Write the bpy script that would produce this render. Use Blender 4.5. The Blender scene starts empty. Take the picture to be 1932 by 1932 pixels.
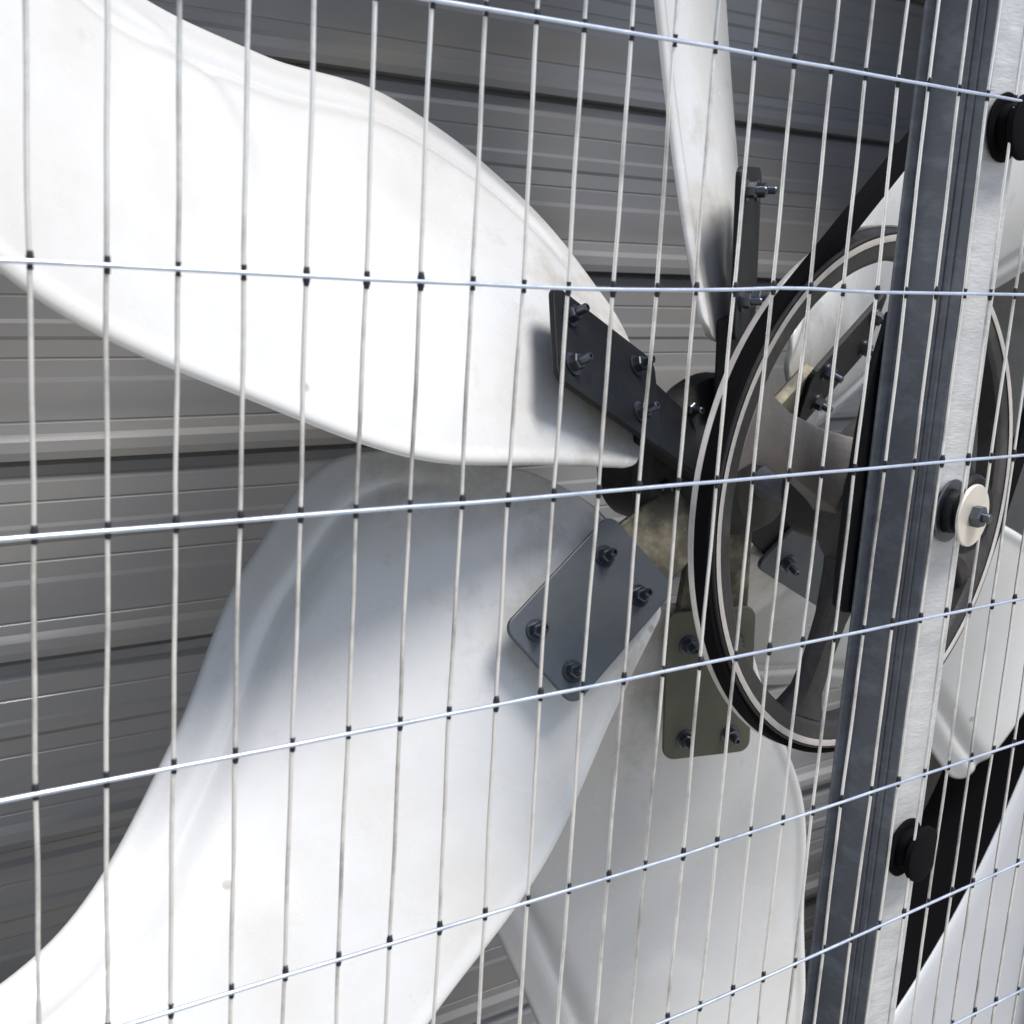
import bpy, math, random
import numpy as np
from mathutils import Matrix, Vector
random.seed(7)
S = 0.025                       # one mesh width of the wire guard = 25 mm
sc = bpy.context.scene
COL = sc.collection

# ------------------------------------------------------------------ camera
Rm = np.array([[0.80565298, -0.58923568, 0.06102941],
               [-0.07759796, -0.20710745, -0.9752359],
               [0.58728344, 0.78096595, -0.21258022]])
CAM = np.array([-5.22649291, -17.6621265, 4.56276285])
cd = bpy.data.cameras.new('camera'); cam = bpy.data.objects.new('camera', cd); COL.objects.link(cam)
cd.sensor_width = 36; cd.sensor_height = 36; cd.lens = 36 * 2481.5889 / 1932
cd.clip_start = 0.01; cd.clip_end = 2000
M = Matrix([[Rm[0][i], -Rm[1][i], -Rm[2][i]] for i in range(3)]).to_4x4()
M.translation = Vector(CAM * S)
cam.matrix_world = M
cd.dof.use_dof = True; cd.dof.focus_distance = 0.80; cd.dof.aperture_fstop = 20
sc.camera = cam

# ------------------------------------------------------------------ sky and sun
SUN_AZ = math.radians(22)      # to the right of the guard's outward normal (-y)
SUN_EL = math.radians(62)
w = bpy.data.worlds.new("World"); sc.world = w; w.use_nodes = True
nt = w.node_tree; nt.nodes.clear()
sky = nt.nodes.new('ShaderNodeTexSky'); sky.sky_type = 'NISHITA'; sky.sun_disc = False
sky.sun_elevation = SUN_EL; sky.dust_density = 2.4; sky.ozone_density = .6
sd_ = Vector((math.sin(SUN_AZ) * math.cos(SUN_EL), -math.cos(SUN_AZ) * math.cos(SUN_EL), math.sin(SUN_EL)))
sky.sun_rotation = math.atan2(sd_.x, sd_.y)
bg = nt.nodes.new('ShaderNodeBackground'); bg.inputs[1].default_value = 0.10
wo = nt.nodes.new('ShaderNodeOutputWorld')
nt.links.new(sky.outputs[0], bg.inputs[0]); nt.links.new(bg.outputs[0], wo.inputs[0])
sl = bpy.data.lights.new('sun', 'SUN'); sl.energy = 2.8; sl.angle = math.radians(22); sl.color = (1, .97, .93)
so = bpy.data.objects.new('sun', sl); COL.objects.link(so)
so.rotation_euler = sd_.to_track_quat('Z', 'Y').to_euler()
sc.view_settings.view_transform = 'Standard'; sc.view_settings.look = 'None'
sc.view_settings.exposure = 0.66; sc.view_settings.gamma = 1

# ------------------------------------------------------------------ materials
def mat(name, col, rough=.5, metal=0., noise=0., nscale=8., dirt=None, dirt_amt=.5, dirt_scale=3.,
        bump=0., bscale=60., coat=0., stretch=(1, 1, 1), rvar=0., spec=.5, specks=False):
    m = bpy.data.materials.new(name); m.use_nodes = True
    t = m.node_tree; b = t.nodes['Principled BSDF']
    b.inputs['Roughness'].default_value = rough; b.inputs['Metallic'].default_value = metal
    b.inputs['Specular IOR Level'].default_value = spec
    if coat: b.inputs['Coat Weight'].default_value = coat; b.inputs['Coat Roughness'].default_value = .12
    tc = t.nodes.new('ShaderNodeTexCoord'); mp = t.nodes.new('ShaderNodeMapping')
    mp.inputs['Scale'].default_value = [v / S * .1 for v in stretch]
    t.links.new(tc.outputs['Object'], mp.inputs[0])
    n1 = t.nodes.new('ShaderNodeTexNoise'); n1.inputs['Scale'].default_value = nscale
    n1.inputs['Detail'].default_value = 6; n1.inputs['Roughness'].default_value = .6
    t.links.new(mp.outputs[0], n1.inputs[0])
    mx = t.nodes.new('ShaderNodeMix'); mx.data_type = 'RGBA'
    c1 = [max(0, c * (1 - noise)) for c in col] + [1]; c2 = [min(1, c * (1 + noise)) for c in col] + [1]
    mx.inputs[6].default_value = c1; mx.inputs[7].default_value = c2
    t.links.new(n1.outputs[0], mx.inputs[0])
    out = mx.outputs[2]
    if dirt:
        n2 = t.nodes.new('ShaderNodeTexNoise'); n2.inputs['Scale'].default_value = dirt_scale
        n2.inputs['Detail'].default_value = 8; n2.inputs['Roughness'].default_value = .68
        t.links.new(mp.outputs[0], n2.inputs[0])
        r = t.nodes.new('ShaderNodeValToRGB'); r.color_ramp.elements[0].position = .48
        r.color_ramp.elements[1].position = .72
        r.color_ramp.elements[1].color = (dirt_amt,) * 3 + (1,)
        t.links.new(n2.outputs[0], r.inputs[0])
        m2 = t.nodes.new('ShaderNodeMix'); m2.data_type = 'RGBA'
        t.links.new(r.outputs[0], m2.inputs[0]); t.links.new(out, m2.inputs[6])
        m2.inputs[7].default_value = list(dirt) + [1]; out = m2.outputs[2]
    if specks:                    # small dark specks and scuffs, oily grime thrown off the hub
        vm = t.nodes.new('ShaderNodeVectorMath'); vm.operation = 'DISTANCE'
        vm.inputs[1].default_value = (23.15 * S, 11.96 * S, -2.44 * S); t.links.new(tc.outputs['Object'], vm.inputs[0])
        ng = t.nodes.new('ShaderNodeTexNoise'); ng.inputs['Scale'].default_value = 5; ng.inputs['Detail'].default_value = 9
        ng.inputs['Roughness'].default_value = .7; t.links.new(mp.outputs[0], ng.inputs[0])
        md = t.nodes.new('ShaderNodeMapRange'); md.inputs[1].default_value = 4 * S; md.inputs[2].default_value = 13 * S
        md.inputs[3].default_value = .62; md.inputs[4].default_value = .36; t.links.new(vm.outputs['Value'], md.inputs[0])
        su = t.nodes.new('ShaderNodeMath'); su.operation = 'SUBTRACT'; t.links.new(md.outputs[0], su.inputs[0]); t.links.new(ng.outputs[0], su.inputs[1])
        ml = t.nodes.new('ShaderNodeMath'); ml.operation = 'MULTIPLY'; ml.use_clamp = True; ml.inputs[1].default_value = 3.0
        t.links.new(su.outputs[0], ml.inputs[0])
        m4 = t.nodes.new('ShaderNodeMix'); m4.data_type = 'RGBA'; m4.inputs[7].default_value = (.36, .33, .26, 1)
        t.links.new(ml.outputs[0], m4.inputs[0]); t.links.new(out, m4.inputs[6]); out = m4.outputs[2]
        vo = t.nodes.new('ShaderNodeTexVoronoi'); vo.inputs['Scale'].default_value = 3.2
        t.links.new(mp.outputs[0], vo.inputs['Vector'])
        r2 = t.nodes.new('ShaderNodeValToRGB'); r2.color_ramp.elements[0].position = .035; r2.color_ramp.elements[1].position = .055
        r2.color_ramp.elements[0].color = (.55,) * 3 + (1,); r2.color_ramp.elements[1].color = (0, 0, 0, 1)
        t.links.new(vo.outputs['Distance'], r2.inputs[0])
        m3 = t.nodes.new('ShaderNodeMix'); m3.data_type = 'RGBA'
        t.links.new(r2.outputs[0], m3.inputs[0]); t.links.new(out, m3.inputs[6]); m3.inputs[7].default_value = (.2, .18, .15, 1)
        out = m3.outputs[2]
    t.links.new(out, b.inputs['Base Color'])
    if rvar:
        mr = t.nodes.new('ShaderNodeMapRange'); mr.inputs[3].default_value = max(.02, rough - rvar)
        mr.inputs[4].default_value = min(1, rough + rvar)
        t.links.new(n1.outputs[0], mr.inputs[0]); t.links.new(mr.outputs[0], b.inputs['Roughness'])
    if bump:
        n3 = t.nodes.new('ShaderNodeTexNoise'); n3.inputs['Scale'].default_value = bscale
        n3.inputs['Detail'].default_value = 4
        t.links.new(mp.outputs[0], n3.inputs[0])
        bp = t.nodes.new('ShaderNodeBump'); bp.inputs['Strength'].default_value = bump
        bp.inputs['Distance'].default_value = .002
        t.links.new(n3.outputs[0], bp.inputs['Height']); t.links.new(bp.outputs[0], b.inputs['Normal'])
    return m

MB = mat('white_glossy_blade', (.62, .63, .635), .26, 0, .035, 2.5, (.50, .47, .41), .45, 1.6, .22, 2.2, coat=.6, rvar=.12, specks=True)
MW = mat('bright_galvanised_wire', (.86, .85, .82), .36, .65, .1, 30, (.14, .13, .12), .9, 3.0, .3, 14, rvar=.12)
MWH = mat('sky_tinted_galvanised_wire', (.62, .70, .84), .34, .75, .1, 30, (.30, .36, .48), .7, 6, .3, 14, rvar=.12)  # sky reflection on the horizontal wires put in as a blue tint
MWELD = mat('burnt_weld', (.03, .03, .035), .6, .4, .3, 20)
MG = mat('shade_toned_steel', (.12, .13, .15), .5, .2, .12, 12, (.24, .26, .29), .65, 9, .2, 30, stretch=(1, 1, 2), rvar=.12)  # post steel darkened in colour to stand for its shaded left side
MGS = mat('sunlit_galvanised_strip', (.56, .57, .58), .42, .3, .2, 16, (.34, .36, .39), .6, 7, .2, 40, stretch=(1, 1, 4), rvar=.12)  # paler copy of the post steel, sunlight on its front put into the colour
MOL = mat('olive_grime_plate', (.105, .105, .08), .5, .2, .15, 5, (.2, .19, .14), .5, 4, .15, 25, rvar=.1)
MGB = mat('galvanised_plate', (.075, .09, .11), .5, .25, .12, 5, (.11, .115, .11), .6, 4, .15, 25, rvar=.1)
MSL = mat('grey_plastic_slat', (.27, .272, .282), .32, 0, .06, 4, (.36, .33, .26), .5, 3, .02, 8, stretch=(.3, 1, 1.2), rvar=.08, coat=.3, spec=.4)
MHS = mat('dull_galvanised_housing', (.48, .47, .44), .55, .3, .1, 3, (.22, .20, .17), .5, 4, .08, 20)
MOR = mat('painted_orifice_panel', (.42, .44, .47), .4, .1, .05, 3, (.5, .48, .44), .4, 3, .04, 20)
MCI = mat('dusty_cast_aluminium', (.04, .039, .040), .5, .3, .25, 8, (.13, .12, .11), .6, 4, .2, 60, rvar=.1)
MRIM = mat('pale_rim_edge', (.62, .59, .57), .4, .5, .2, 14, (.34, .31, .28), .5, 6, .15, 60)  # paler tone for the rings along the pulley rim
MRB = mat('black_rubber_and_throat_shade', (.004, .004, .005), .85, 0, .2, 10, bump=.05, spec=.08)
MBK = mat('black_painted_steel', (.007, .008, .010), .5, .2, .2, 8, (.05, .05, .045), .35, 5, .05, 30, spec=.3)
MBO = mat('dark_zinc_bolt', (.11, .12, .14), .3, .9, .2, 10)
MWA = mat('bright_zinc_washer', (.74, .69, .62), .42, .6, .15, 10)
MGRM = mat('grimy_yellowed_steel', (.07, .066, .05), .5, .3, .3, 6, (.36, .33, .23), .8, 7, .2, 30)
MSPK = mat('sunlit_cast_spoke', (.15, .138, .13), .55, .25, .3, 8, (.24, .21, .19), .6, 4, .2, 60)  # lighter copy of the cast metal, sun on the left spoke put into colour
MHUB = mat('dirty_hub_casting', (.035, .036, .036), .5, .35, .2, 8, (.12, .11, .08), .6, 4, .15, 40)
MGR = mat('pale_bounce_concrete', (.30, .285, .25), .9, 0, .1, .3)

# ------------------------------------------------------------------ helpers
ROOTS = {}
def root(name, label, cat, loc, group=None):
    o = bpy.data.objects.new(name, None); COL.objects.link(o); o.empty_display_size = .05
    o.location = Vector(loc) * S; o['label'] = label; o['category'] = cat
    if group: o['group'] = group
    ROOTS[o] = Matrix.Translation(o.location); return o
def mesh(name, V, F, mt, smooth=True, sharp=35):
    me = bpy.data.meshes.new(name); me.from_pydata([tuple(np.array(v) * S) for v in V], [], F)
    me.materials.append(mt); me.validate(); me.update()
    if smooth:
        me.polygons.foreach_set('use_smooth', [True] * len(me.polygons))
        if sharp: me.set_sharp_from_angle(angle=math.radians(sharp))
    return me
def link(name, me, parent=None, mw=None, **props):
    """mw: wanted world matrix (metres); identity when the mesh is in place already"""
    o = bpy.data.objects.new(name, me); COL.objects.link(o)
    mw = mw or Matrix.Identity(4); ROOTS[o] = mw
    if parent is not None:
        o.parent = parent; o.matrix_parent_inverse = ROOTS[parent].inverted()
    o.matrix_basis = mw
    for k, v in props.items(): o[k] = v
    return o
def bevel(o, wdt, seg=2):
    m = o.modifiers.new('bevel', 'BEVEL'); m.width = wdt * S; m.segments = seg; m.limit_method = 'ANGLE'
    m.angle_limit = math.radians(40); return o
def merge(*parts):
    V = []; F = []
    for v, f in parts:
        n = len(V); V += [tuple(p) for p in v]; F += [tuple(i + n for i in q) for q in f]
    return V, F
def box(x0, x1, y0, y1, z0, z1):
    V = [(x, y, z) for x in (x0, x1) for y in (y0, y1) for z in (z0, z1)]
    F = [(0, 1, 3, 2), (4, 6, 7, 5), (0, 4, 5, 1), (2, 3, 7, 6), (0, 2, 6, 4), (1, 5, 7, 3)]
    return V, F
def frame_of(a):
    a = np.array(a, float); a /= np.linalg.norm(a)
    h = np.array([0, 0, 1.]) if abs(a[2]) < .9 else np.array([1., 0, 0])
    u = np.cross(h, a); u /= np.linalg.norm(u); return u, np.cross(a, u), a
def lathe(c, axis, prof, n=48, closed=False, uv=None):
    """prof: list of (along axis, radius)"""
    u, v, a = frame_of(axis) if uv is None else (uv[0], uv[1], np.array(axis, float))
    c = np.array(c, float); V = []; F = []
    for (h, r) in prof:
        for k in range(n):
            t = 2 * math.pi * k / n; V.append(c + a * h + r * (math.cos(t) * u + math.sin(t) * v))
    m = len(prof)
    for i in range(m - 1 if not closed else m):
        j = (i + 1) % m
        for k in range(n):
            l = (k + 1) % n; F.append((i * n + k, i * n + l, j * n + l, j * n + k))
    if not closed:
        if prof[0][1] > 1e-6: F.append(tuple(range(n))[::-1])
        if prof[-1][1] > 1e-6: F.append(tuple((m - 1) * n + k for k in range(n)))
    return V, F
def tube(pts, r, n=8):
    pts = [np.array(p, float) for p in pts]; V = []; F = []
    for i, p in enumerate(pts):
        a = pts[min(i + 1, len(pts) - 1)] - pts[max(i - 1, 0)]
        u, v, _ = frame_of(a)
        for k in range(n):
            t = 2 * math.pi * k / n; V.append(p + r * (math.cos(t) * u + math.sin(t) * v))
    for i in range(len(pts) - 1):
        for k in range(n):
            l = (k + 1) % n; F.append((i * n + k, i * n + l, (i + 1) * n + l, (i + 1) * n + k))
    F.append(tuple(range(n))[::-1]); F.append(tuple((len(pts) - 1) * n + k for k in range(n)))
    return V, F
def extrude(poly, c, ex, ey, ez, h0, h1):
    """polygon in (ex, ey) extruded along ez from h0 to h1"""
    c, ex, ey, ez = [np.array(q, float) for q in (c, ex, ey, ez)]; n = len(poly)
    V = [c + x * ex + y * ey + h * ez for h in (h0, h1) for x, y in poly]
    F = [tuple(range(n))[::-1], tuple(range(n, 2 * n))] + [(i, (i + 1) % n, n + (i + 1) % n, n + i) for i in range(n)]
    return V, F
def rrect(x0, x1, y0, y1, r, n=5):
    P = []
    for cx, cy, a in ((x1 - r, y1 - r, 0), (x0 + r, y1 - r, 90), (x0 + r, y0 + r, 180), (x1 - r, y0 + r, 270)):
        for k in range(n + 1):
            t = math.radians(a + 90 * k / n); P.append((cx + r * math.cos(t), cy + r * math.sin(t)))
    return P

# ------------------------------------------------------------------ ground
V, F = box(-4000, 4000, -4000, 4000, -60.4, -60)
link('bounce_ground', mesh('bounce_ground', V, F, MGR, False), kind='structure')  # unseen floor added to bounce light up at the fan

# ------------------------------------------------------------------ axes of the fan
PC = np.array([23.9632, 4.5, -2.0372]); PN = np.array([-0.10001247, 0.99481416, -0.01850101])
P1 = np.array([1, 0, 0]) - PN * PN[0]; P1 /= np.linalg.norm(P1); P3 = np.cross(P1, PN)
if P3[2] < 0: P3 = -P3
HC = np.array([23.146006989339618, 11.957177704087474, -2.44314355028649])
HN = np.array([-0.13748420384936014, 0.9902315999430585, -0.023226540123709123])
H1 = np.array([0.9905039594529178, 0.1374463997295316, -0.0032238966302033803])
H3 = np.array([0., 0.023449214818422097, 0.9997250293577727])
FB = 1.079                       # scale of the fitted blade numbers
PHI0, PIT0, PIT1, PIT2, W1, W2 = 0.589, 0.586, 0.006, -0.145, 1.605, -1.745
KN = [4, 7, 11, 15.5, 20, 25.]
NEAR = [-1.502, -2.917, -4.694, -5.22, -5.229, -2.893]
DEEP = [2.662, 6.034, 5.946, 4.059, 2.819, 4.641]
DPIT = {0: -.3, 1: -.15}
NEARK = {0: [-1.512, -2.5, -2.6, -2.1, -2.1, -1.4], 1: [-1.635, -1.6, -1.9, -3.086, -4.219, -2.977], 2: [-1.565, -2.944, -4.706, -5.265, -5.197, -3.218], 3: [-1.43, -2.926, -4.653, -5.122, -5.131, -2.807],
         4: [-0.95, -2.6, -4.782, -5.353, -5.373, -3.524]}
DEEPK = {0: [1.6, 4.4, 6.6, 7.2, 7.4, 7.2], 1: [1.9, 4.9, 6.5, 5.220, 3.639, 4.993], 2: [2.7, 5.611, 6.208, 4.003, 2.392, 3.268], 3: [3.2, 6.389, 5.911, 3.851, 2.857, 4.593],
         4: [2.8, 6.3, 6.5, 4.522, 3.328, 4.875]}
RO, RI, SBN, SBD, PQ, PW = 7.743, 4.857, -0.225, 1.174, 0.514, -2.504

def cub(y, t):
    x = np.array(KN); y = np.array(y, float); t = np.asarray(t, float)
    m = np.gradient(y, x); i = np.clip(np.searchsorted(x, t) - 1, 0, len(x) - 2); h = x[i + 1] - x[i]; u = (t - x[i]) / h
    return (2*u**3-3*u**2+1)*y[i]+(u**3-2*u**2+u)*h*m[i]+(-2*u**3+3*u**2)*y[i+1]+(u**3-u**2)*h*m[i+1]
def sst(a, b, x):
    t = np.clip((x - a) / (b - a), 0, 1); return t * t * (3 - 2 * t)
def axes(k):
    ph = PHI0 + math.pi / 3 * k
    return math.cos(ph) * H1 + math.sin(ph) * H3, math.sin(ph) * H1 - math.cos(ph) * H3

def blade(k, CAMBER=.6, TH=.20):
    er, et = axes(k); nr, nu = 110, 96
    q = np.linspace(0, 1, nr); q = q - .35 * np.sin(2 * np.pi * q) / (2 * np.pi) * 1.6
    r = 3.75 + (25.3 - 3.75) * q
    g = np.linspace(-1, 1, nu); u = np.sin(g * math.pi / 2) * .55 + g * .45
    sn = cub(NEARK.get(k, NEAR), r); sd = cub(DEEPK.get(k, DEEP), r)
    mid = (sn + sd) / 2; half = (sd - sn) / 2
    # rounded root and tip corners
    a = np.clip((4.6 - r) / .85, 0, 1); half = half * np.sqrt(np.clip(1 - .82 * a ** 2, 0.01, 1))
    b = np.clip((r - 24.6) / .7, 0, 1); half = half * (1 - .12 * b ** 2.5)
    Rr, U = np.meshgrid(r, u, indexing='ij')
    s = mid[:, None] + half[:, None] * U
    t = (Rr - 10) / 10; p = PIT0 + DPIT.get(k, 0) + PIT1 * t + PIT2 * t * t; wv = W1 * t + W2 * t * t
    cm = CAMBER * np.interp(r, [3.8, 5, 7.2, 9, 14, 25], [.1, .55, 1.25, 1.3, .95, .6])[:, None] * (1 - U ** 2)
    # rolled flange along the trailing edge, a shallow valley then a raised lip
    e = sd[:, None] - s
    fl = (.26 * np.exp(-((e - 1.15) / .3) ** 2) + .30 * sst(1.3, 0, e)) * sst(5.5, 8, Rr)
    # narrow stiffening bead along the leading edge
    e2 = s - sn[:, None]
    fl = fl - .07 * np.exp(-((e2 - .22) / .16) ** 2)
    # pressed oval pad
    d = np.sqrt(((Rr - 18.6) / 2.5) ** 2 + ((s + .1) / 2.1) ** 2)
    pad = .12 * (1 - sst(.88, 1.05, d)) * (1 - sst(18.2, 20.0, Rr)) * sst(-2.2, .9, s)
    rng = np.random.RandomState(10 + k)
    wob = np.zeros_like(Rr)
    for _ in range(5):
        fx, fy, ph1, ph2 = rng.uniform(.15, .5), rng.uniform(.2, .6), rng.uniform(0, 6.3), rng.uniform(0, 6.3)
        wob += .006 * np.sin(fx * Rr + ph1) * np.sin(fy * s + ph2)
    h = wv - cm + fl - pad + wob
    P = HC + FB * (Rr[..., None] * er + s[..., None] * (np.cos(p)[..., None] * et + np.sin(p)[..., None] * HN) + h[..., None] * HN)
    dR = np.gradient(P, axis=0); dU = np.gradient(P, axis=1)
    N = np.cross(dR, dU); N /= np.linalg.norm(N, axis=2, keepdims=True) + 1e-12
    if (N[nr // 2, nu // 2] @ HN) > 0: N = -N                   # towards the viewer
    au = np.clip((np.abs(U) - .965) / .035, 0, 1); th = TH / 2 * np.sqrt(1 - au ** 2 * .98)
    th[0] *= .3; th[-1] *= .3
    A = P + N * th[..., None]; Bk = P - N * th[..., None]
    V = np.concatenate([A.reshape(-1, 3), Bk.reshape(-1, 3)]); n0 = nr * nu
    I = lambda i, j: i * nu + j
    F = []
    for i in range(nr - 1):
        for j in range(nu - 1):
            F.append((I(i, j), I(i, j + 1), I(i + 1, j + 1), I(i + 1, j)))
            F.append((n0 + I(i, j), n0 + I(i + 1, j), n0 + I(i + 1, j + 1), n0 + I(i, j + 1)))
    for i in range(nr - 1):
        F.append((I(i, 0), I(i + 1, 0), n0 + I(i + 1, 0), n0 + I(i, 0)))
        F.append((I(i, nu - 1), n0 + I(i, nu - 1), n0 + I(i + 1, nu - 1), I(i + 1, nu - 1)))
    for j in range(nu - 1):
        F.append((I(0, j), n0 + I(0, j), n0 + I(0, j + 1), I(0, j + 1)))
        F.append((I(nr - 1, j), I(nr - 1, j + 1), n0 + I(nr - 1, j + 1), n0 + I(nr - 1, j)))
    return V, F

# ------------------------------------------------------------------ louvre shutter behind the fan
YW, PITCH, Z0 = 22.0, 6.2, -3.2
XL, XR = -12.0, 51.0
sh = root('louvre_shutter', 'closed shutter of long glossy grey horizontal slats behind the fan blades', 'shutter', ((XL + XR) / 2, YW, -34))
def groove(z, y=-.02, d=.025, w_=.05): return [(z - w_, y), (z - w_ * .5, y + d), (z + w_ * .5, y + d), (z + w_, y)]
prof = [(-.02, .32), (.05, -.30), (.30, -.36), (.62, -.34), (.80, -.06)] + groove(1.15) + [(1.6, -.03), (1.75, -.06), (2.35, -.06), (2.5, -.02)] + groove(3.05) + [(3.6, 0), (3.72, -.05), (4.1, -.05), (4.22, .0)] + groove(4.9, 0) + [(5.5, .0), (5.7, .10), (6.0, .10), (6.30, .42)]
def slat(seed):
    rs = random.Random(seed); V = []; F = []; nx = 14
    for ix in range(nx + 1):
        x = XL + .3 + (XR - XL - .6) * ix / nx; sag = rs.uniform(-.02, .02)
        for (z, y) in prof: V.append((x, y + sag, z + sag * .5))
    m = len(prof); N = len(V); V += [(x, y + .09, z) for x, y, z in V]
    for ix in range(nx):
        for j in range(m - 1):
            a = ix * m + j; F.append((a, a + m, a + m + 1, a + 1)); F.append((N + a, N + a + 1, N + a + m + 1, N + a + m))
        a = ix * m; F.append((a, N + a, N + a + m, a + m)); a = ix * m + m - 1; F.append((a, a + m, N + a + m, N + a))
    return V, F
sm = [mesh('slat', *slat(i), MSL, True, 14) for i in range(3)]
for i in range(-5, 6):
    z = Z0 + i * PITCH
    tilt = random.uniform(-.006, .006)
    link('slat', sm[i % 3], sh, Matrix.Translation(Vector((0, YW + tilt * 8, z)) * S) @ Matrix.Rotation(tilt, 4, 'X'))
for b in ((XL - .8, XL + .3, YW - .8, YW + 1.2, -36, 34), (XR - .3, XR - .01, YW - .8, YW + 1.2, -36, 34)):
    bevel(link('side_frame', mesh('side_frame', *box(*b), MHS, False), sh), .08)
V, F = box(XL, XR, YW + 1.6, YW + 1.8, -36, 34)
link('backing_sheet', mesh('backing_sheet', V, F, MBK, False), sh)

# ------------------------------------------------------------------ housing box round the fan
hs = root('fan_housing', 'dull galvanised square box that encloses the fan, its right wall beyond the post', 'fan housing', (23, 14, -34))
def panel(name, *b): return bevel(link(name, mesh(name, *box(*b), MHS, False), hs), .06)
panel('side_panel', XR, XR + .15, 10.6, YW + 2, -34, 32)
panel('side_panel', XL - 1, XL - .85, 10.6, YW + 2, -34, 32)
panel('top_panel', XL - .85, XR, 10.6, YW + 2, 31.85, 32)
panel('bottom_panel', XL - .85, XR, 10.6, YW + 2, -34, -33.85)

# ------------------------------------------------------------------ orifice panel (square sheet with the big round hole)
OR = 29.0; OC = PC + PN * 6.0
op = root('orifice_panel', 'pale sheet metal panel with the large round opening around the blades, lower right', 'panel', tuple(OC - np.array([0, 0, 31])))
n = 160; V = []; F = []
ring = [(-.0, OR + 1.2), (-.0, OR + .25), (.08, OR + .08), (.2, OR), (.3, OR + .12), (.2, OR + .6), (.15, OR + 1.2)]
V, F = lathe(OC, PN, ring, n, True, (P1, P3))
link('rolled_lip', mesh('rolled_lip', V, F, MOR, True, 40), op)
V, F = lathe(OC, PN, [(.25, OR + .01), (3.8, OR + .25), (3.8, OR + .4), (.25, OR + .11)], n, True, (P1, P3))
link('throat_ring', mesh('throat_ring', V, F, MRB, True, 40), op)  # throat wall coloured black to stand for the shade inside the opening
V = []; F = []
for h in (0, .15):
    for k in range(n):
        t = 2 * math.pi * k / n; c, s = math.cos(t), math.sin(t)
        V.append(OC + PN * (h + .003) + (OR + 1.19) * (c * P1 + s * P3))
    for k in range(n):
        t = 2 * math.pi * k / n; c, s = math.cos(t), math.sin(t); q = 36 / max(abs(c), abs(s))
        V.append(OC + PN * (h + .003) + q * (c * P1 + s * P3))
for k in range(n):
    l = (k + 1) % n
    F.append((k, l, n + l, n + k)); F.append((2 * n + k, 3 * n + k, 3 * n + l, 2 * n + l))
    F.append((n + k, n + l, 3 * n + l, 3 * n + k))
link('face_sheet', mesh('face_sheet', V, F, MOR, False), op)

# ------------------------------------------------------------------ rotor: blades, mounting plates, hub, shaft, pulley
rt = root('fan_rotor', 'large six-blade fan with glossy white blades and a grey belt pulley behind the guard', 'fan', tuple(HC - np.array([0, 0, 29])))
for k in range(6):
    link('blade', mesh('blade', *blade(k), MB, True, 60), rt)
# bolt (local z = towards the viewer)
bm = merge(lathe((0, 0, 0), (0, 0, 1), [(0, .29), (.05, .29)], 20), lathe((0, 0, 0), (0, 0, 1), [(.05, .21), (.24, .21), (.27, .18)], 6),
           lathe((0, 0, 0), (0, 0, 1), [(.2, .115), (.52, .115), (.56, .09), (.56, .055), (.48, .05)], 14))
bolt_me = mesh('bolt', *bm, MBO, True, 30)
arm = rrect(3.85, 8.35, -.88, 1.84, .35)
for k in range(6):
    er, et = axes(k)
    pq = PQ + (DPIT[1] * .6 if k == 1 else 0)
    ex, ey = er, math.cos(pq) * et + math.sin(pq) * HN
    ez = np.cross(ex, ey); ez /= np.linalg.norm(ez)
    if ez @ HN > 0: ez = -ez
    c = HC + FB * PW * HN * .88
    V, F = merge(extrude(arm, c, ex * FB, ey * FB, ez * FB, -.06, .10))
    po = bevel(link('mounting_plate', mesh('mounting_plate', V, F, MBK if k in (1, 2, 0) else MOL if k == 4 else MGB, False), rt), .04)
    # arm that runs from the hub to the plate
    V, F = merge(extrude([(1.6, -.75), (4.4, -.7), (4.4, 1.5), (1.6, 1.1)], c, ex * FB, ey * FB, ez * FB, -.45, -.07))
    bevel(link('hub_arm', mesh('hub_arm', V, F, MGRM if k in (0, 3, 4) else MBK, False), rt), .08)
    for r_, s_ in ((RO, SBD), (RO, SBN), (RI, SBD), (RI, SBN)):
        p = c + FB * (r_ * ex + s_ * ey + .10 * ez)
        m = Matrix([[et[i] if False else 0 for i in range(3)] for _ in range(3)]).to_4x4()
        xx = ex; yy = np.cross(ez, ex)
        m = Matrix(((xx[0], yy[0], ez[0], p[0] * S), (xx[1], yy[1], ez[1], p[1] * S), (xx[2], yy[2], ez[2], p[2] * S), (0, 0, 0, 1)))
        m = m @ Matrix.Rotation(random.uniform(0, 1), 4, 'Z') @ Matrix.Scale(1.08, 4)
        link('bolt', bolt_me, po, m)
V, F = lathe(HC, HN, [(-3.6, 1.0), (-3.6, 1.35), (-3.0, 1.7), (-1.9, 1.9), (-1.6, 2.9), (-1.1, 3.0), (-.9, 2.9), (-.7, 2.0), (1.4, 1.9), (1.6, 1.6)], 40)
link('hub', mesh('hub', V, F, MHUB, True, 35), rt)
for d in range(6):
    t = math.radians(60 * d + 5); p = HC + 2.45 * (math.cos(t) * H1 + math.sin(t) * H3) - HN * 1.6
    xx, yy, zz = H1, np.cross(-HN, H1), -HN
    m = Matrix(((xx[0], yy[0], zz[0], p[0] * S), (xx[1], yy[1], zz[1], p[1] * S), (xx[2], yy[2], zz[2], p[2] * S), (0, 0, 0, 1)))
    link('bolt', bolt_me, rt, m)
ax = HC - PC; L = np.linalg.norm(ax)
V, F = lathe(PC - PN * 2.9, ax, [(0, .42), (.06, .48), (L + 2, .48)], 24)
V2, F2 = lathe(PC - PN * 1.0 + P1 * .3 + P3 * .45, -PN, [(0, .32), (.22, .32), (.26, .28)], 6)
link('shaft_nut', mesh('shaft_nut', V2, F2, MBO, True, 30), rt)
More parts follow.
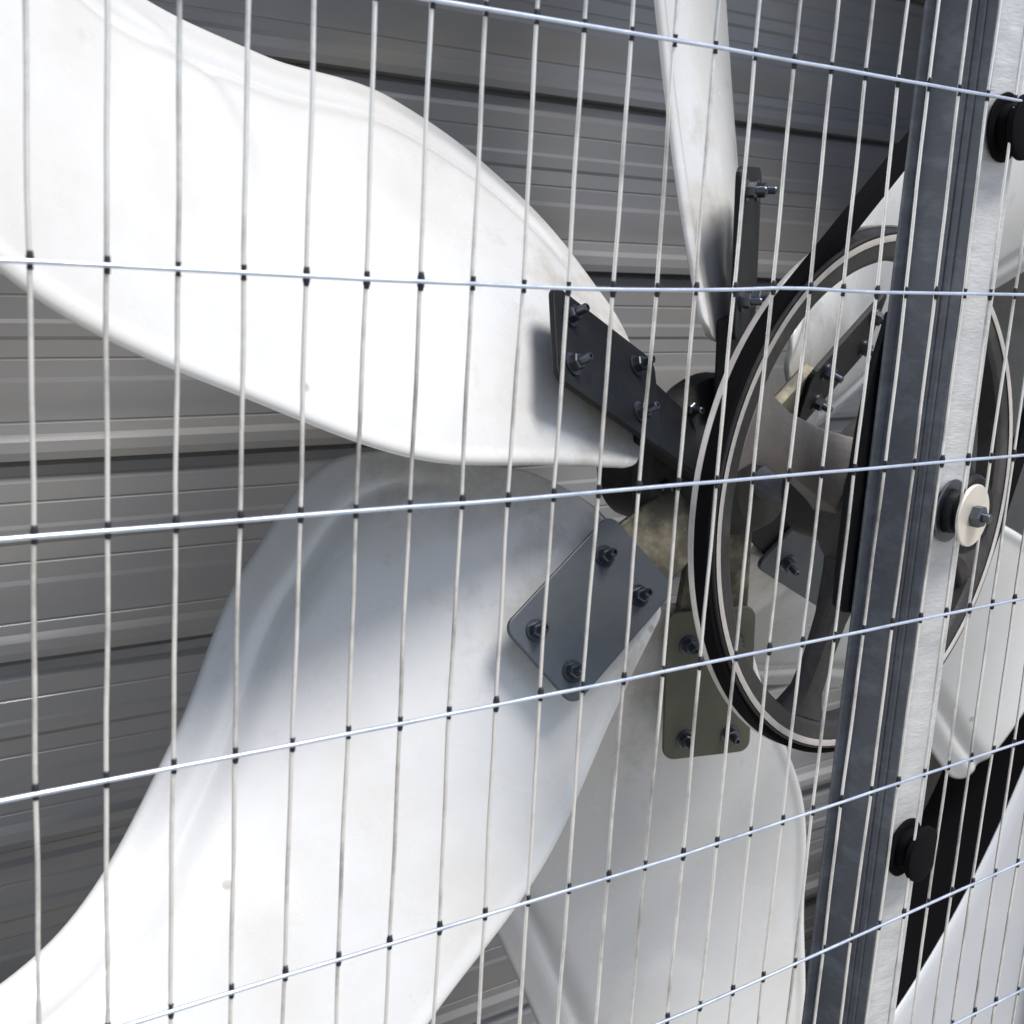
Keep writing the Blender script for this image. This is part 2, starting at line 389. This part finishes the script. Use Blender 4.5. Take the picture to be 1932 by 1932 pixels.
link('shaft', mesh('shaft', V, F, MG, True, 35), rt)
# pulley
PR, BR = 7.09, 7.2
V, F = lathe(PC, PN, [(0, PR - .10), (-.03, PR - .02), (.03, PR), (.10, PR - .01), (.16, 6.75), (.42, 6.75), (.52, BR - .02), (.60, BR), (.66, BR - .04), (.66, 6.45),
                      (.70, 6.3), (.12, 6.35), (.04, 6.42), (.0, 6.5)], 128, True, (P1, P3))
pu = link('pulley', mesh('pulley', V, F, MCI, True, 30), rt)
V, F = lathe(PC, PN, [(-.035, PR - .11), (-.05, PR - .08), (-.05, PR - .22), (-.035, PR - .25)], 128, True, (P1, P3))
link('rim_edge', mesh('rim_edge', V, F, MRIM, True, 30), pu)
V, F = lathe(PC, PN, [(.50, BR - .02), (.48, BR + .03), (.60, BR + .05), (.66, BR + .03), (.62, BR - .02)], 128, True, (P1, P3))
link('rim_edge', mesh('rim_edge', V, F, MRIM, True, 30), pu)
def spoke(deg):
    t = math.radians(deg); a = math.cos(t) * P1 + math.sin(t) * P3; b = -math.sin(t) * P1 + math.cos(t) * P3
    V = []; F = []; st = []
    for r_, w_, d0, d1 in [(r0, w0 * (1.18 if deg == 158 else .85), a0, b0) for r0, w0, a0, b0 in ((1.6, .95, -.35, .75), (2.4, .80, -.15, .62), (3.6, .66, 0, .5), (4.8, .62, .05, .48), (5.6, .74, .06, .5), (6.1, 1.1, .06, .55), (6.38, 1.5, .08, .6))]:
        for x, y in ((-w_, d0 + .16), (-w_ * .55, d0), (w_ * .55, d0), (w_, d0 + .16), (w_, d1), (-w_, d1)):
            V.append(PC + a * r_ + b * x + PN * y)
    for i in range(6):
        for j in range(6):
            l = (j + 1) % 6; F.append((i * 6 + j, i * 6 + l, i * 6 + 6 + l, i * 6 + 6 + j))
    F.append(tuple(range(6))[::-1]); F.append(tuple(36 + j for j in range(6)))
    return V, F
for d in (158, 248, 338, 68):
    bevel(link('spoke', mesh('spoke', *spoke(d), MSPK if d == 158 else MCI, True, 25), pu), .06)
V, F = lathe(PC, PN, [(-.9, .5), (-.9, 1.3), (-.8, 1.4), (-.45, 1.5), (-.42, 2.1), (-.3, 2.2), (.6, 2.2), (.8, 1.6), (2.2, 1.5), (2.2, .5)], 48)
link('pulley_hub', mesh('pulley_hub', V, F, MCI, True, 30), pu)
for d in (110, 230, 350):
    t = math.radians(d); p = PC + 1.85 * (math.cos(t) * P1 + math.sin(t) * P3) - PN * .42
    xx, yy, zz = P1, np.cross(-PN, P1), -PN
    m = Matrix(((xx[0], yy[0], zz[0], p[0] * S), (xx[1], yy[1], zz[1], p[1] * S), (xx[2], yy[2], zz[2], p[2] * S), (0, 0, 0, 1)))
    link('bolt', bolt_me, pu, m @ Matrix.Scale(.8, 4))

# ------------------------------------------------------------------ belt and small drive pulley
ang = math.radians(130.4); R1, R2, DD = 6.98, 2.2, 21.0
# centre of the small pulley: upper run tangent direction 40.4 deg
ta = ang - math.pi / 2
c2 = np.array([math.cos(ang), math.sin(ang)]) * (R1 - R2) + DD * np.array([math.cos(ta), math.sin(ta)])
D2 = np.linalg.norm(c2); th0 = math.atan2(c2[1], c2[0]); al = math.acos((R1 - R2) / D2)
pts = []
for k in range(81):            # round the big pulley the long way
    t = th0 + al + (2 * math.pi - 2 * al) * k / 80; pts.append((math.cos(t), math.sin(t), 0, 0, R1))
for k in range(33):
    t = th0 - al + 2 * al * k / 32; pts.append((math.cos(t), math.sin(t), c2[0], c2[1], R2))
V = []; F = []
secs = [(-.27, .02), (.19, .15), (.34, .15), (.34, .51), (.19, .51), (-.27, .43)]
secs = [(-.25, .16), (.12, .05), (.30, .05), (.30, .50), (.12, .50), (-.25, .42)]
secs = [(-.25, .16), (.13, .05), (.26, .05), (.26, .46), (.13, .46), (-.25, .40)]
for (cx, sy, ox, oy, rr) in pts:
    for (dr, dy) in secs:
        V.append(PC + P1 * (ox + cx * (rr + dr)) + P3 * (oy + sy * (rr + dr)) + PN * dy)
m = len(pts)
for i in range(m):
    j = (i + 1) % m
    for q in range(6):
        l = (q + 1) % 6; F.append((i * 6 + q, i * 6 + l, j * 6 + l, j * 6 + q))
be = link('drive_belt', mesh('drive_belt', V, F, MRB, True, 30))
be['label'] = 'black rubber drive belt running round the grey pulley and up behind the post'; be['category'] = 'belt'
cc = PC + P1 * c2[0] + P3 * c2[1]
dp = link('drive_pulley', mesh('drive_pulley', *lathe(cc, PN, [(-.6, .4), (-.6, 1.0), (0, 1.1), (0, R2 + .1), (.1, R2 + .1), (.2, R2 - .3), (.42, R2 - .3), (.56, R2 + .1), (.66, R2 + .1), (.66, .4)], 48, False, (P1, P3)), MCI, True, 30))
dp['label'] = 'small grey belt pulley at the upper end of the black belt'; dp['category'] = 'pulley'

# ------------------------------------------------------------------ support post (galvanised channel)
po = root('support_post', 'upright galvanised steel post behind the wire guard, right of the pulley', 'post', (21.4, 1.4, -34))
X0, X1, Y0, Y1 = 20.78, 22.0, .6, 2.25
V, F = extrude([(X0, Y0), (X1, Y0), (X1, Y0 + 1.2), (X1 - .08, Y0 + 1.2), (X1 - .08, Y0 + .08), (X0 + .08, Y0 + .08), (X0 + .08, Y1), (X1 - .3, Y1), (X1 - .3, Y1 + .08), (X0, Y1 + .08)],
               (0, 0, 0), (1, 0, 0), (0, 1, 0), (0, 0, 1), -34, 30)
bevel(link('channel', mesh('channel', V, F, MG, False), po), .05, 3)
bevel(link('sunlit_front_strip', mesh('sunlit_front_strip', *box(X0 + .03, X1 - .02, Y0 - .06, Y0 - .003, -34, 30), MGS, False), po), .02)  # thin strip added to carry the sunlit tone of the post front
V, F = box(X0 - .05, X0 - .003, Y0 + .28, Y0 + .36, -34, 30)
V2, F2 = box(X0 - .05, X0 - .003, Y0 + .5, Y0 + .56, -34, 30)
bevel(link('rolled_bead', mesh('rolled_bead', *merge((V, F), (V2, F2)), MG, False), po), .02)
V, F = box(X0 - .32, X0 - .002, Y1 - .02, Y1 + .06, -34, 30)
bevel(link('rear_lip', mesh('rear_lip', V, F, MG, False), po), .02)

# bearing bracket on the post
bb = root('bearing_bracket', 'black steel plate carrying the shaft bearing, between the pulley and the post', 'bracket', (22.5, 2.9, -7))
poly = [(20.75, 3.1), (22.5, 3.1), (22.5, -4.6), (20.35, -4.3), (20.05, -4.1), (20.0, -3.2), (20.0, -1.6), (20.12, 0.2), (20.3, 1.6)]
V, F = extrude([(x, z) for x, z in poly][::-1], (0, 0, 0), (1, 0, 0), (0, 0, 1), (0, 1, 0), 2.42, 2.6)
bevel(link('plate', mesh('plate', V, F, MBK, False), bb), .03)
V, F = lathe((PC - PN * 2.0), PN, [(-.75, .5), (-.75, .95), (-.65, 1.05), (.1, 1.1), (.1, 1.6), (.3, 1.6)], 32)
link('bearing', mesh('bearing', V, F, MBK, True, 35), bb)

# ------------------------------------------------------------------ clamp bolts through guard and post
def clamp(zc, xc, label, shiny, tilt=0):
    o = root('clamp_bolt', label, 'bolt', (xc, .3, zc - .8), 'bolts clamping the guard to the post')
    ms, mw_, mb = (MBK, MWA, MBO) if shiny else (MRB, MRB, MRB)
    A = (.13, -.99, 0) if shiny else (.12, -.993, 0); c = (xc, Y0 - .06, zc)
    link('cup_washer', mesh('cup_washer', *lathe(c, A, [(0.002, .74), (.05, .76), (.08, .72), (.09, .6), (.06, .5)], 40), MBO if shiny else MRB, True, 30), o)
    link('spacer', mesh('spacer', *lathe(c, A, [(.06, .5), (.12, .52), (.30, .50), (.34, .40), (.56, .40)], 40), ms, True, 30), o)
    wd = [(.555, .72), (.57, .74), (.62, .74), (.64, .72)] if shiny else [(.40, .5), (.42, .68), (.46, .71), (.58, .70), (.62, .6)]
    link('washer', mesh('washer', *lathe(c, A, wd, 48), mw_, True, 30), o)
    if shiny:
        link('bolt_head', mesh('bolt_head', *merge(lathe(c, A, [(.64, .27), (.84, .27), (.88, .22)], 6), lathe(c, A, [(.86, .12), (1.02, .12), (1.05, .09)], 16)), MBO, True, 30), o)
clamp(-1.38, 21.35, 'bolt with a broad pale washer clamping the guard at mid height of the post', True)
clamp(7.35, 21.45, 'black rubber capped bolt near the top of the post', False)
clamp(-10.0, 21.35, 'black rubber capped bolt low on the post', False)

# ------------------------------------------------------------------ wire guard
gd = root('wire_guard', 'welded guard of thin bright vertical and horizontal wires in front of the fan', 'wire guard', (10, 0, -28))
RW = .035
rowz = {  # height of each horizontal wire at successive verticals: (first index, values)
 0: (0, [11.72] * 20), 1: (6, [7.77, 7.78, 7.79, 7.8, 7.81, 7.82, 7.83, 7.83, 7.83, 7.84, 7.84, 7.84, 7.85, 7.85, 7.86, 7.86]),
 2: (0, [3.73, 3.71, 3.69, 3.67, 3.65, 3.63, 3.62, 3.61, 3.59, 3.58, 3.585, 3.60, 3.62, 3.65, 3.70, 3.71, 3.69, 3.68, 3.69, 3.70, 3.71, 3.72, 3.73]),
 3: (0, [0.07, 0.06, 0.05, 0.04, 0.04, 0.03, 0.02, 0.0, -0.01, -0.01, -0.01, -0.01, -0.01, -0.02, -0.02, -0.02, -0.02, -0.03, -0.03, -0.03, -0.03, -0.03, -0.04, -0.04]),
 4: (0, [-3.66, -3.67, -3.68, -3.69, -3.7, -3.7, -3.71, -3.71, -3.72, -3.72, -3.73, -3.73, -3.72, -3.72, -3.72, -3.72, -3.72, -3.72, -3.72, -3.71, -3.71, -3.71, -3.71]),
 5: (4, [-7.76, -7.78, -7.79, -7.8, -7.81, -7.82, -7.83, -7.84, -7.85, -7.86, -7.84, -7.83, -7.81, -7.8, -7.79, -7.77, -7.76, -7.74, -7.73, -7.71, -7.7, -7.69]),
 6: (14, [-11.66, -11.63, -11.6, -11.57, -11.54, -11.51, -11.48, -11.45, -11.42, -11.39, -11.37, -11.33, -11.3]),
 7: (0, [-15.47] * 28), 8: (0, [-19.35] * 28)}
rowx = {1: (6, [-0.05, -0.07, -0.07, -0.11, -0.09, -0.1, -0.14, -0.13, -0.09, -0.09, -0.07, -0.06, -0.1, -0.09, -0.09, -0.11]),
 2: (0, [-0.01, 0.01, 0.0, -0.01, -0.02, -0.0, -0.0, -0.01, -0.0, -0.05, -0.04, -0.01, -0.06, -0.03, -0.02, 0.07, 0.02, 0.09, 0.06, 0.09, 0.07, 0.01, -0.03]),
 3: (0, [-0.0, 0.01, 0.02, 0.01, -0.0, -0.02, -0.03, -0.01, -0.05, -0.06, -0.04, -0.08, -0.07, -0.05, -0.02, -0.0, -0.0, 0.04, 0.06, 0.07, 0.08, 0.05, -0.11, -0.17]),
 4: (0, [-0.05, -0.03, -0.02, -0.01, -0.01, -0.03, -0.04, -0.04, -0.06, -0.07, -0.06, -0.06, -0.02, -0.04, -0.03, -0.04, 0.01, 0.03, -0.01, 0.01, 0.01, -0.03, -0.12, -0.2, -0.27]),
 5: (4, [-0.07, -0.04, -0.03, -0.01, 0.01, 0.01, -0.02, -0.01, -0.06, -0.0, -0.01, -0.01, -0.01, -0.02, -0.05, -0.01, -0.02, 0.01, -0.04, -0.11, -0.17, -0.3]),
 6: (14, [-0.05, -0.05, -0.07, -0.02, -0.02, -0.04, -0.02, -0.11, -0.1, -0.12, -0.26, -0.25, -0.26])}
def rz(j, i):
    s, v = rowz[j]; return v[min(max(i - s, 0), len(v) - 1)]
def dx(j, i):
    if j in rowx:
        s, v = rowx[j]; return v[min(max(i - s, 0), len(v) - 1)]
    return 0.
NI = range(-2, 32)
def vx(i):   # smoothed sideways offset along one upright wire
    js = [j for j in rowx if rowx[j][0] <= i < rowx[j][0] + len(rowx[j][1])]
    if not js: return [(30, 0.), (-30, -.25 if i > 24 else 0.)]
    zz = [rz(j, i) for j in js]; dd = [dx(j, i) for j in js]
    if len(js) >= 2:
        a, b = np.polyfit(zz, dd, 1); a = max(-.02, min(.02, a)); b = np.mean(dd) - a * np.mean(zz)
    else: a, b = 0, dd[0]
    out = [(16, a * 9 + b)] + sorted([(z, .6 * d + .4 * (a * z + b)) for z, d in zip(zz, dd)], reverse=True) + [(-22, a * -13 + b)]
    return out
centers = {}
for i in NI:
    prf = vx(i); zs = np.array([p[0] for p in prf][::-1]); ds = np.array([p[1] for p in prf][::-1])
    fx = lambda z, i=i, zs=zs, ds=ds: i + float(np.interp(z, zs, ds)) + .009 * math.sin(z * .9 + i * 2.1) + .006 * math.sin(z * 2.3 + i * 4.7)
    pts = [(fx(z), .012 * math.sin(z * .31 + i), z) for z in np.linspace(-22, 16, 58)]
    link('vertical_wire', mesh('vertical_wire', *tube(pts, RW, 10), MW, True, 0), gd)
    centers[i] = fx
for j in rowz:
    zfun = np.array([rz(j, i) for i in NI]); xs = np.array([float(i) for i in NI])
    pts = []
    for x in np.linspace(-2.4, 31.4, 136):
        z = float(np.interp(x, xs, zfun)); pts.append((x, -RW * 1.8, z))
    link('horizontal_wire', mesh('horizontal_wire', *tube(pts, RW * 1.05, 10), MWH, True, 0), gd)
V = []; F = []
parts = []
for j in rowz:
    for i in NI:
        z = rz(j, i); x = centers[i](z)
        for s in (1, -1):
            k = random.uniform(.65, 1.15)
            parts.append(lathe((x, -.02, z + s * .035), (0, 0, s), [(-.03, .05 * k), (.03, .053 * k), (.07 * k, .046), (.10 * k, .041)], 8))
V, F = merge(*parts)
link('weld', mesh('weld', V, F, MWELD, True, 0), gd, kind='stuff')
